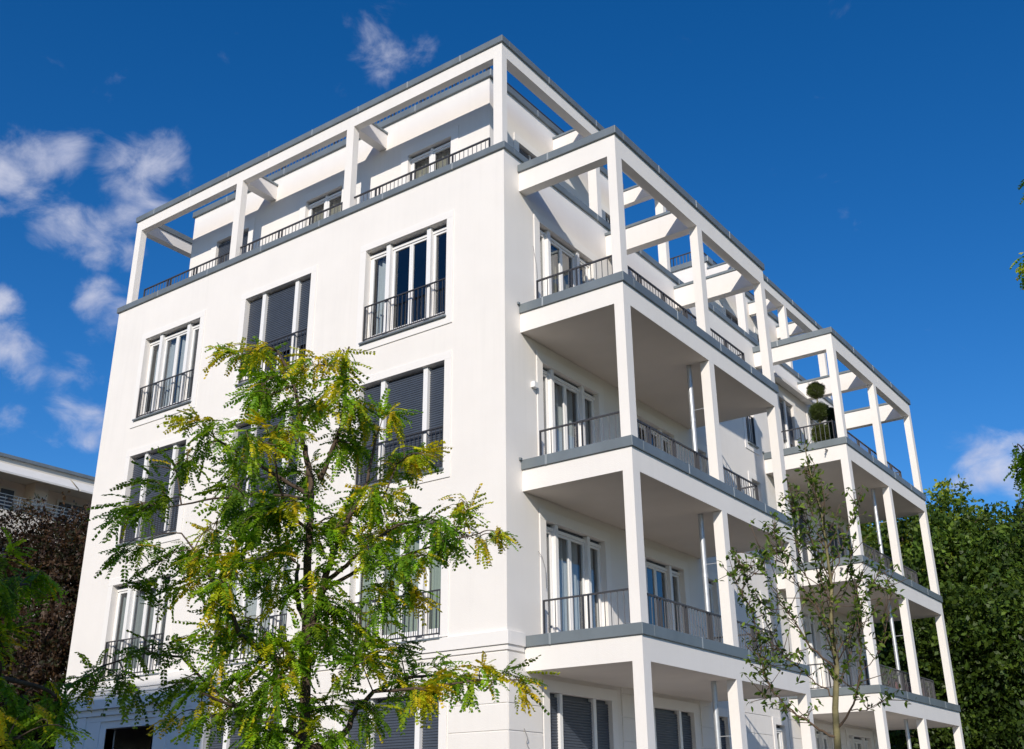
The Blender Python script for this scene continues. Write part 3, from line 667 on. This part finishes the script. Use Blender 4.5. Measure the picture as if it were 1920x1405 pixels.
def locust(name, label, D, base_px, limbs, clumps, seed, dens=1., gtone=1., fl=.165, trunk_r=.040, shade=1., dspread=.75, shade_clumps=()):
    """limbs: list of (pixel polyline, r0, r1); clumps: (px, py, rx, ry, yellow)"""
    rs = np.random.default_rng(seed); base = at(*base_px, D); base[2] = 0
    root = tag(empty(name, tuple(base)), label, 'tree')
    wood = MB(); sk = []
    for pl, ra, rb in limbs:
        off = rs.uniform(-.6, .6) if ra < trunk_r*.85 else 0
        pts = [at(x, y, D+off*k/max(1, len(pl)-1)) for k, (x, y) in enumerate(pl)]
        if ra >= trunk_r*.99: pts[0] = np.array([base[0], base[1], 0])
        fine = []
        for k in range(len(pts)-1):
            for q in range(5): fine.append(pts[k]+(pts[k+1]-pts[k])*q/5+rs.normal(size=3)*ra*.12)
        fine.append(pts[-1]); n = len(fine)
        wood.tube([p-base for p in fine], [ra+(rb-ra)*k/(n-1) for k in range(n)], 8)
        sk += [p for p in fine]
    sk = np.array(sk)
    pos, dirs, tint, size = [], [], [], []
    mpx = D*1.08/FPX
    rel = sk-CAM; qz = rel@np.array(fw); spx = np.stack([960+FPX*(rel@np.array(rt))/qz, 702.5-FPX*(rel@np.array(up))/qz], 1)
    sdist = np.hypot(rel[:, 0], rel[:, 1])
    for cx, cy, rx, ry, yel in clumps:
        dpx = np.hypot(spx[:, 0]-cx, (spx[:, 1]-cy)*np.where(spx[:, 1] < cy, 1.3, .9)); j = int(np.argmin(dpx)); st = sk[j]
        c = at(cx, cy, sdist[j]+rs.uniform(-.35, .35)*dspread)
        ntw = max(3, int(rx*ry*math.pi*dens/640)); org = [st]
        for q in range(ntw):
            a = rs.uniform(0, 6.28); rr = math.sqrt(rs.uniform(0, 1))
            e = c+np.array(rt)*rx*mpx*rr*math.cos(a)*.72+np.array(up)*ry*mpx*rr*math.sin(a)*.55+np.array(fw)*rs.normal()*.45*(rx+ry)*mpx
            dd = [np.linalg.norm(e-o_) for o_ in org]; s0 = org[int(np.argmin(dd))]
            Le = np.linalg.norm(e-s0)
            mid = (s0+e)/2+np.array([0, 0, .03+.08*Le])+rs.normal(size=3)*.03
            tw = [(1-t)**2*s0+2*t*(1-t)*mid+t*t*e for t in np.linspace(0, 1, 7)]
            org += [tw[3], tw[4], tw[5]]
            rb = .0035+.005*min(Le, 1.)
            wood.tube([p-base for p in tw], [rb*(1-t)+.0016*t for t in np.linspace(0, 1, 7)], 5, 1)
            tdir = tw[-1]-tw[3]; tdir /= np.linalg.norm(tdir)+1e-6
            outw = (e-base)*np.array([1, 1, 0]); outw /= np.linalg.norm(outw)+1e-6
            ytw = rs.random() < yel; tone = rs.uniform(.5, 1.35)
            for k in range(9):
                t = rs.uniform(.3, 1.0)**.7; p = (1-t)**2*s0+2*t*(1-t)*mid+t*t*e
                if np.linalg.norm((p-c)/mpx) > 1.5*max(rx, ry): continue
                d = tdir*.85+rs.normal(size=3)*np.array([.6, .6, .33])+outw*.35; d[2] += .12-.30*rs.random()
                pos.append(p+rs.normal(size=3)*.015); dirs.append(d); size.append(fl*rs.uniform(.6, 1.2))
                if ytw and rs.random() < .85 or rs.random() < yel*.25+.02: tint.append(YELS[rs.integers(4)]*rs.uniform(.8, 1.15))
                else: tint.append(GREENS[rs.integers(5)]*rs.uniform(.8, 1.2)*tone*gtone)
    for c, rad, n_ in shade_clumps:  # dense out-of-view frond clumps, added to shade the branch tips
        c = np.array(c); j = int(np.argmin(np.linalg.norm(sk-c, axis=1)))
        wood.tube([sk[j]-base, (sk[j]+c)/2-base+np.array([0, 0, .15]), c-base], [.012, .009, .004], 5, 1)
        for k in range(n_):
            v = rs.normal(size=3); v *= rad*rs.uniform(.1, 1)**.4/np.linalg.norm(v); pos.append(c+v); d = v/rad+rs.normal(size=3)*.6; d[2] -= .3; dirs.append(d); size.append(fl*rs.uniform(.7, 1.3)); tint.append(GREENS[rs.integers(5)])
    pos = np.array(pos)-base; dirs = np.array(dirs); tint = np.array(tint)*shade
    V, F, T = scatter(FROND, pos, dirs, rs.uniform(-.5, .5, len(pos)), np.array(size), tint)
    leaf_obj('crown', V, F, T, root, M_LL)
    wood.build('trunk', [M_BK, M_TW], root, smooth=True)
    return root

LIMBS = [([(567,1600),(566,1405),(575,1250),(577,1150),(578,1050),(582,960),(583,895)], .040, .020),
         ([(583,895),(572,850),(565,810),(560,760),(545,700),(520,660)], .022, .008),
         ([(600,900),(622,845),(640,800),(648,740),(640,690),(655,650)], .018, .006),
         ([(583,1190),(600,1130),(612,1070),(640,1000),(665,950),(690,900),(705,820)], .030, .008),
         ([(612,1090),(650,1060),(690,1020),(745,985),(800,975)], .016, .006),
         ([(580,1180),(560,1140),(555,1090),(560,1060)], .02, .012),
         ([(575,1260),(500,1230),(450,1190),(430,1140),(400,1090)], .024, .008), ([(450,1185),(410,1110),(370,1040),(340,1000)], .014, .005),
         ([(583,930),(540,905),(490,875),(440,845),(400,820)], .016, .006), ([(583,940),(540,930),(480,930),(400,935),(300,955)], .014, .004),
         ([(566,1405),(610,1400),(650,1370),(668,1330),(700,1298),(760,1270),(840,1265)], .026, .008), ([(700,1298),(800,1290),(900,1275),(970,1275)], .010, .004),
         ([(600,1110),(670,1070),(740,1050),(820,1020),(900,1000)], .014, .004),
         ([(566,1380),(510,1360),(450,1330),(380,1300)], .018, .006), ([(450,1330),(390,1285),(340,1232),(270,1225),(190,1250),(140,1285)], .010, .004),
         ([(583,1000),(540,960),(520,900),(515,840)], .012, .005), ([(660,960),(720,930),(745,870)], .010, .004)]
CL = [(415,655,35,16,.35),(455,660,42,26,.6),(500,672,52,34,.45),(530,715,62,42,.15),(605,690,55,38,.35),(655,665,36,22,.5),(480,740,48,42,.1),(570,760,62,46,.1),
      (640,735,46,40,.4),(660,760,42,36,.3),(365,775,38,20,.45),(405,800,40,26,.3),(395,850,42,30,.2),(335,870,38,34,.08),(300,915,36,26,.0),(215,965,46,22,.05),(255,950,40,16,0),
      (455,880,52,40,.05),(440,930,56,40,.04),(400,990,40,24,.5),(540,810,55,50,.35),(490,830,40,40,.2),(560,890,58,46,.1),(530,955,66,46,.18),(480,970,50,36,.1),(655,830,62,44,.2),(690,790,40,34,.35),
      (735,785,40,28,.75),(770,860,42,34,.9),(790,850,26,20,.9),(725,880,46,44,.3),(700,935,62,46,.12),(650,985,60,46,.25),(720,980,36,34,.75),(590,1010,66,52,.12),(540,1030,50,40,.3),
      (800,975,52,34,.1),(850,965,38,20,.35),(865,945,26,14,.9),(850,1015,60,36,.05),(905,1008,36,18,.4),(935,1005,16,12,.7),(770,1045,56,34,.05),(700,1030,50,40,.1),
      (255,1038,46,24,0),(330,1050,54,36,.05),(400,1055,62,42,.35),(470,1050,56,42,.45),(440,1110,56,42,.1),(345,1100,30,22,.6),(515,1095,46,40,.12),(285,1125,34,22,0),(460,1000,50,36,.1),
      (470,1190,62,42,.15),(420,1180,46,40,.05),(540,1215,62,50,.2),(505,1280,74,50,.15),(600,1190,54,46,.08),(680,1175,54,32,.35),(655,1240,64,46,.2),(735,1215,46,36,.15),(745,1100,34,34,.5),(770,1120,28,20,.6),(720,1130,36,40,.1),
      (770,1275,76,42,.2),(800,1290,42,40,.95),(830,1265,40,30,.5),(870,1272,48,24,.35),(930,1265,30,22,.75),(975,1280,18,14,.9),(905,1250,18,10,.4),
      (290,1228,52,22,0),(340,1220,34,16,0),(150,1285,50,24,0),(205,1265,34,20,0),(330,1285,46,26,.05),(255,1300,36,18,.05),(330,1362,40,20,.4),(430,1340,60,38,.08),(490,1390,60,30,.02),(600,1330,52,46,.1),(620,1385,46,30,.05),(545,1360,46,40,.05),(700,1340,40,34,.1),(440,1270,56,40,.1),(580,1100,50,50,.05),(620,1150,46,40,.1)]
locust('honey_locust_tree', 'slender honey locust with yellow-tipped feathery leaves in front of the street facade', 7.0, (567,1405), LIMBS, CL, 3, dens=.88)

LL = [([(-260,1800),(-255,1400),(-230,1200),(-200,1000)], .07, .03), ([(-240,1250),(-120,1160),(-20,1110),(50,1095)], .022, .006), ([(-250,1380),(-120,1320),(0,1270),(80,1290),(130,1320)], .022, .006), ([(-255,1480),(-100,1420),(40,1380)], .02, .006), ([(-230,1220),(-150,1100),(-60,1050),(10,1040)], .018, .005)]
CLL = [(10,1050,30,22,.03),(30,1095,36,24,.05),(10,1130,36,30,.03),(75,1100,20,14,.2),(0,1090,40,30,0),(15,1185,30,20,.25),(-20,1200,40,30,0),(15,1290,36,24,.05),(55,1325,40,28,.12),(90,1350,40,28,.15),(20,1350,50,36,.05),(110,1305,28,20,.05),(50,1390,60,26,.05),(0,1340,14,10,.7),(-60,1120,60,50,0),(-80,1260,70,50,0),(-150,1050,80,70,0),(-160,1180,90,70,0),(-200,960,90,80,0),(-280,1080,90,90,0),(-300,950,80,80,0)]
locust('honey_locust_tree', 'honey locust whose drooping shaded branches reach in at the left edge of the photo', 6.4, (-260,1405), LL, CLL, 5, dens=.9, fl=.15)
RL_ = [([(2330,1900),(2320,1500),(2290,1100),(2250,800),(2200,500)], .07, .02), ([(2290,950),(2150,860),(2020,820),(1930,855),(1895,880)], .018, .004), ([(2260,800),(2120,620),(1990,500),(1925,480)], .014, .003), ([(2220,600),(2100,420),(1980,340),(1925,330)], .012, .003)]
CR_ = [(1920,890,18,20,0),(1940,848,22,20,0),(1950,900,24,26,0),(1968,870,36,28,0),(1938,482,10,10,.9),(1948,505,14,16,.1),(1944,332,10,8,.1),(1960,500,30,30,.2),(1980,350,40,30,.1),(2050,820,60,50,0),(2080,560,60,50,.1),(2150,860,70,50,0),(2200,650,90,80,.1),(2130,420,70,50,.1),(2250,480,80,80,.1),(2300,800,90,90,0)]
locust('honey_locust_tree', 'honey locust whose branch tips just enter at the right edge of the photo', 4.6, (2330,1405), RL_, CR_, 9, dens=.8, fl=.10, dspread=.25, shade_clumps=[((11.65, -13.5, 4.6), .55, 900)])

# ---- young tree with plain leaves on the right
def sapling():
    D = 6.5; rs = np.random.default_rng(21); base = at(1572, 1405, D); base[2] = 0
    root = tag(empty('young_fruit_tree', tuple(base)), 'thin young tree with sparse oval leaves in front of the far balconies', 'tree')
    wood = MB(); pos, dirs = [], []
    tp = [(1575,1760),(1571,1405),(1566,1330),(1569,1250),(1558,1180),(1559,1100),(1551,1040),(1540,960),(1525,905),(1515,870),(1508,832)]
    pts = [at(x, y, D) for x, y in tp]; pts[0] = base.copy()
    wood.tube([p-base for p in pts], [.025,.020,.0175,.015,.0125,.010,.008,.005,.004,.003,.002], 10, 0)
    BR = [([(1566,1385),(1525,1360),(1485,1335),(1452,1300),(1432,1262),(1425,1215)], .016), ([(1452,1300),(1430,1265),(1420,1200),(1412,1150),(1390,1110),(1378,1085)], .008),
          ([(1566,1250),(1520,1215),(1490,1165),(1462,1120),(1440,1080),(1425,1045)], .012), ([(1562,1210),(1530,1130),(1505,1060),(1490,1000),(1485,940)], .010),
          ([(1558,1130),(1530,1070),(1520,1000),(1505,960),(1482,940)], .008), ([(1556,1100),(1575,1040),(1590,990),(1602,960),(1610,940)], .009),
          ([(1564,1230),(1600,1180),(1620,1120),(1640,1090),(1650,1060)], .010), ([(1570,1370),(1600,1320),(1612,1260),(1612,1180),(1606,1120),(1612,1060)], .014),
          ([(1600,1330),(1625,1335),(1650,1320),(1665,1312)], .007), ([(1568,1310),(1530,1280),(1500,1250),(1470,1230),(1450,1190)], .010), ([(1560,1170),(1515,1120),(1470,1060),(1455,1020),(1450,985)], .009),
          ([(1553,1045),(1535,1000),(1520,950),(1530,925)], .006), ([(1490,1165),(1450,1150),(1410,1110),(1395,1070)], .006), ([(1612,1180),(1640,1150),(1655,1110),(1668,1085)], .006), ([(1485,1335),(1460,1330),(1440,1310),(1428,1300)], .005),
          ([(1606,1120),(1590,1070),(1595,1030)], .006), ([(1440,1080),(1410,1075),(1385,1060),(1370,1082)], .005), ([(1505,1060),(1470,1035),(1440,1030),(1420,1040)], .005), ([(1565,1290),(1590,1250),(1600,1200),(1590,1150)], .008),
          ([(1520,1215),(1480,1230),(1450,1235),(1420,1240)], .006), ([(1562,1215),(1545,1150),(1535,1090),(1540,1040)], .008), ([(1612,1260),(1645,1230),(1660,1190),(1655,1150)], .006)]
    for pl, r_ in BR:
        o1 = rs.uniform(-.5, .5); n0 = len(pl); p_ = [at(x, y, D+o1*k/(n0-1)) for k, (x, y) in enumerate(pl)]
        fine = [p_[k]+(p_[k+1]-p_[k])*q/4+rs.normal(size=3)*.005 for k in range(n0-1) for q in range(4)]+[p_[-1]]
        n = len(fine); wood.tube([p-base for p in fine], [r_*.5*(1-.85*k/(n-1)) for k in range(n)], 6, 1)
        L = sum(np.linalg.norm(fine[k+1]-fine[k]) for k in range(n-1))
        for k in range(int(L/.012)):
            t = rs.uniform(.22, 1)*(n-1); i = min(int(t), n-2); p = fine[i]+(fine[i+1]-fine[i])*(t-i); tg = fine[i+1]-fine[i]; tg /= np.linalg.norm(tg)
            if rs.random() < .3:
                e = p+rs.normal(size=3)*.06+tg*.05+np.array([0, 0, .03]); wood.tube([p-base, e-base], [.003, .0015], 4, 1); p = e
                for q in range(4): pos.append(p+rs.normal(size=3)*.012); d = tg*.5+rs.normal(size=3)*.8; d[2] -= .15; dirs.append(d)
            else: pos.append(p+rs.normal(size=3)*.008); d = tg*.6+rs.normal(size=3)*.7; d[2] -= .1; dirs.append(d)
    for i in (7, 8, 9, 10):
        for q in range(9): pos.append(pts[i]+rs.normal(size=3)*np.array([.02, .02, .03])); dirs.append(rs.normal(size=3)+np.array([0, 0, .1]))
    for k in range(46):                                       # short side shoots along the stem
        t = rs.uniform(2.4, 9.6); i = int(t); p = pts[i]+(pts[i+1]-pts[i])*(t-i); L_ = rs.uniform(.10, .42)*(1 if t < 7 else .35)
        a_ = rs.uniform(0, 6.28); e = p+np.array([math.cos(a_)*L_*.55, math.sin(a_)*L_*.55, L_*.9]); m_ = (p+e)/2+rs.normal(size=3)*.02
        wood.tube([p-base, m_-base, e-base], [.004, .003, .0015], 4, 1)
        for q in range(int(4+L_*26)):
            u_ = rs.uniform(.2, 1); pp = p+(e-p)*u_+rs.normal(size=3)*.012; pos.append(pp); d = (e-p)/L_*.6+rs.normal(size=3)*.75; d[2] -= .15; dirs.append(d)
    pos = np.array(pos)-base; n = len(pos)
    V, F, T = scatter(simple_leaf(), pos, np.array(dirs), rs.uniform(-1.2, 1.2, n), rs.uniform(.026, .047, n), np.array([(.075, .135, .018), (.11, .175, .02), (.15, .22, .025), (.06, .11, .016)])[rs.integers(4, size=n)]*rs.uniform(.8, 1.25, (n, 1)))
    leaf_obj('crown', V, F, T, root); wood.build('trunk', [M_BK2, M_TW], root, smooth=True)
sapling()

# ---- large trees behind
def big_tree(name, label, base, blobs, n, leaf, tints, seed, group=None, hgt=None, cat='tree', trunk_r=.3, holes=.0):
    """crown from blobs (x, y, z, rx, ry, rz) relative to the base; leaf clusters lie near each blob's surface"""
    rs = np.random.default_rng(seed); root = tag(empty(name, tuple(base)), label, cat, group)
    P_, D_, T_ = [], [], []; vol = np.array([b[3]*b[4]+b[4]*b[5]+b[3]*b[5] for b in blobs]); vol /= vol.sum()
    for b, v in zip(blobs, vol):
        k = int(n*v); d = rs.normal(size=(k, 3)); d /= np.linalg.norm(d, axis=1, keepdims=True)
        f = sum(np.sin(d@rs.normal(size=3)*w_+rs.uniform(0, 6.28))*a for w_, a in ((3, .13), (5, .12), (8, .10), (13, .08)))
        rr = (1+f)*(1-.45*rs.uniform(0, 1, k)**2.2)
        sub = np.sin(d@rs.normal(size=3)*9)+np.sin(d@rs.normal(size=3)*11)+np.sin(d@rs.normal(size=3)*7)
        keep = sub > (-.75 if holes == 0 else holes); btone = rs.uniform(.55, 1.35); p = np.array(b[:3])+d*rr[:, None]*np.array(b[3:])
        P_.append(p[keep]); D_.append((d+rs.normal(size=(k, 3))*.7-np.array([0, 0, .25]))[keep])
        T_.append((tints[rs.integers(len(tints), size=k)]*btone*(1+.2*np.tanh(sub))[:, None]*rs.uniform(.7, 1.35, (k, 1)))[keep])
    pos = np.concatenate(P_); V, F, T = scatter(CLUS, pos, np.concatenate(D_), rs.uniform(0, 6.28, len(pos)), leaf*rs.uniform(.5, 1.4, len(pos)), np.concatenate(T_))
    leaf_obj('crown', V, F, T, root)
    wd = MB(); top = max(b[2] for b in blobs); wd.tube([(0, 0, -.1), (.05, .1, top*.3), (-.1, 0, top*.6), (.1, 0, top)], [trunk_r, trunk_r*.8, trunk_r*.5, trunk_r*.15], 10)
    for b in blobs:
        s0 = Vector((0, 0, min(b[2]*.6, top*.6))); e = Vector(b[:3]); mid = (s0+e)/2+Vector((0, 0, -.3)); wd.tube([s0, mid, e], [trunk_r*.4, trunk_r*.25, trunk_r*.08], 6)
        for q in range(5):
            e2 = e+Vector(rs.normal(size=3))*min(b[3:])*.5; wd.tube([mid*.4+e*.6, e2], [trunk_r*.14, trunk_r*.03], 5)
    wd.build('trunk', M_BK, root, smooth=True)
def gblobs(rs, h, r, n, lo=.18):
    out = [(0, 0, h*.6, r*.85, r*.85, h*.34)]
    for k in range(n):
        a = rs.uniform(0, 6.28); z = rs.uniform(lo, .9)*h; w_ = math.sin(math.pi*min(1, max(.18, (z/h-.05)/.95)))**.6
        s_ = r*rs.uniform(.24, .44); out.append((math.cos(a)*r*.72*w_, math.sin(a)*r*.72*w_, z, s_, s_, s_*.85))
    return out
DG = np.array([(.05, .09, .013), (.062, .108, .014), (.036, .07, .012), (.08, .125, .015)])
LG = np.array([(.15, .20, .016), (.11, .17, .016), (.19, .21, .018)])
def place(px, D): p = at(px, 1400, D); return (p[0], p[1], 0)
rs = np.random.default_rng(2)
G_ = 'green trees beyond the balcony end'
big_tree('broadleaf_tree', 'tall dense dark green tree filling the right edge behind the building', place(1915, 45), gblobs(rs, 12.6, 5.6, 60), 36000, .19, DG, 1, G_)
big_tree('broadleaf_tree', 'yellow-green topped tree rising just right of the last balcony column', place(1772, 46), [(0,0,8.5,3.2,3.2,3.6)]+[(math.cos(a)*2.3, math.sin(a)*2.3, z, .8, .8, 1.6) for a, z in ((.3,11.6),(1.4,11.9),(2.5,11.7),(3.6,12.0),(4.8,11.6),(5.7,12.1),(0,10),(2,10.2),(4,10))]+gblobs(rs, 9.5, 3.6, 16)[1:], 15000, .18, np.concatenate([LG, DG[:2]]), 2, G_)
big_tree('broadleaf_tree', 'lighter green tree seen between the end balcony columns', place(1665, 52), gblobs(rs, 14.5, 3.8, 40), 18000, .18, np.concatenate([LG[:2], DG]), 3, G_)
big_tree('broadleaf_tree', 'dark low tree in shade below the right-hand tree crowns', place(1820, 43), gblobs(rs, 9.5, 3.4, 36, .06), 18000, .17, DG*.85, 4, G_)
RD_ = np.array([(.048, .026, .014), (.06, .033, .015), (.032, .018, .012), (.028, .030, .013)])
big_tree('copper_beech_tree', 'dark red copper beech left of the white block before the cream building', place(45, 33), [(b[0], b[1], b[2], b[3], b[4], b[5]) for b in gblobs(np.random.default_rng(4), 10.3, 4.0, 46, .05)], 40000, .105, RD_, 5, holes=-.75)

# ------------------------------------------------------------------ neighbouring buildings
nb = tag(empty('apartment_building', (-34, 8, 0)), 'cream apartment block with terrace awnings behind the copper beech', 'building'); NI = Matrix.Translation((34, -8, 0))
def npart(o): o.matrix_parent_inverse = NI; return o
NX = -32
w = MB(); w.box(NX-9, NX, -25, 26, 0, 13.7); npart(w.build('wall', M_NB, nb))
w = MB(); w.box(NX-8.9, NX-1.5, -24.9, 25.9, 13.7, 15.42); w.box(NX-1.499, NX-.7, 9.55, 10.2, 13.702, 15.42); npart(w.build('attic_wall', M_NC, nb))
w = MB(); w.box(NX-8.95, NX-.35, -24.95, 25.95, 15.422, 16.02); npart(w.build('roof_fascia', M_NB, nb))
w = MB(); w.box(NX-9, NX-.2, -25, 26, 16.022, 16.16); npart(w.build('roof', M_ZN, nb))
w = MB(); w.box(NX-6, NX-5, 5.0, 6.9, 16.161, 17.4); npart(w.build('chimney', M_FR, nb))
for a, b in ((1.2, 10.9), (11.0, 19)):
    w = MB(); w.face([(NX-.33,a,15.78),(NX-.33,b,15.78),(NX+.42,b,15.20),(NX+.42,a,15.20)]); w.box(NX+.41, NX+.48, a, b, 15.13, 15.21); npart(w.build('awning', M_AW, nb))
for y in (4.4, 7.6, 11.1, 14.0):
    w = MB(); w.box(NX-1.499, NX-1.4, y, y+1.5, 13.75, 15.1, 0); w.box(NX-1.399, NX-1.37, y+.1, y+.7, 13.8, 15.0, 1); w.box(NX-1.399, NX-1.37, y+.8, y+1.4, 13.8, 15.0, 1); npart(w.build('window', [M_NB, M_SH], nb))
w = MB(); rail_run(w, (NX-.15, -10), (NX-.15, 20), 13.7, 14.42, bars=1.5)
for k in range(4): w.box(NX-.16, NX-.14, -10, 20, 13.78+k*.15, 13.83+k*.15)
npart(w.build('terrace_railing', [M_ZN, M_ZN], nb))
for y in range(-20, 24, 4):
    for z in (1.2, 4.4, 7.6, 10.8):
        w = MB(); w.box(NX, NX+.03, y, y+1.5, z, z+1.7, 0); w.box(NX+.031, NX+.045, y+.1, y+.7, z+.1, z+1.6, 1); w.box(NX+.031, NX+.045, y+.8, y+1.4, z+.1, z+1.6, 1); npart(w.build('window', [M_FR, M_SH], nb))
# unseen house added behind the camera, sized to cast shade on the entrance
ob = tag(empty('shade_caster_house', (0, -30, 0)), 'plain unseen house added across the street to shade the entrance', 'building')
w = MB(); w.box(-9, 6.1, -5, 3, 0, 19.1); w.build('wall', M_NB, ob)
w = MB(); w.box(-9.2, 6.3, -5.2, 3.2, 19.1, 19.4); w.build('roof', M_ZN, ob)
# unseen tree added behind the camera to shade the left-hand honey locust
big_tree('shade_caster_tree', 'round unseen tree added behind the camera to shade a honey locust', (9.3, -21.6, 0), gblobs(np.random.default_rng(8), 9.6, 1.75, 16, .5), 7000, .12, DG, 12)
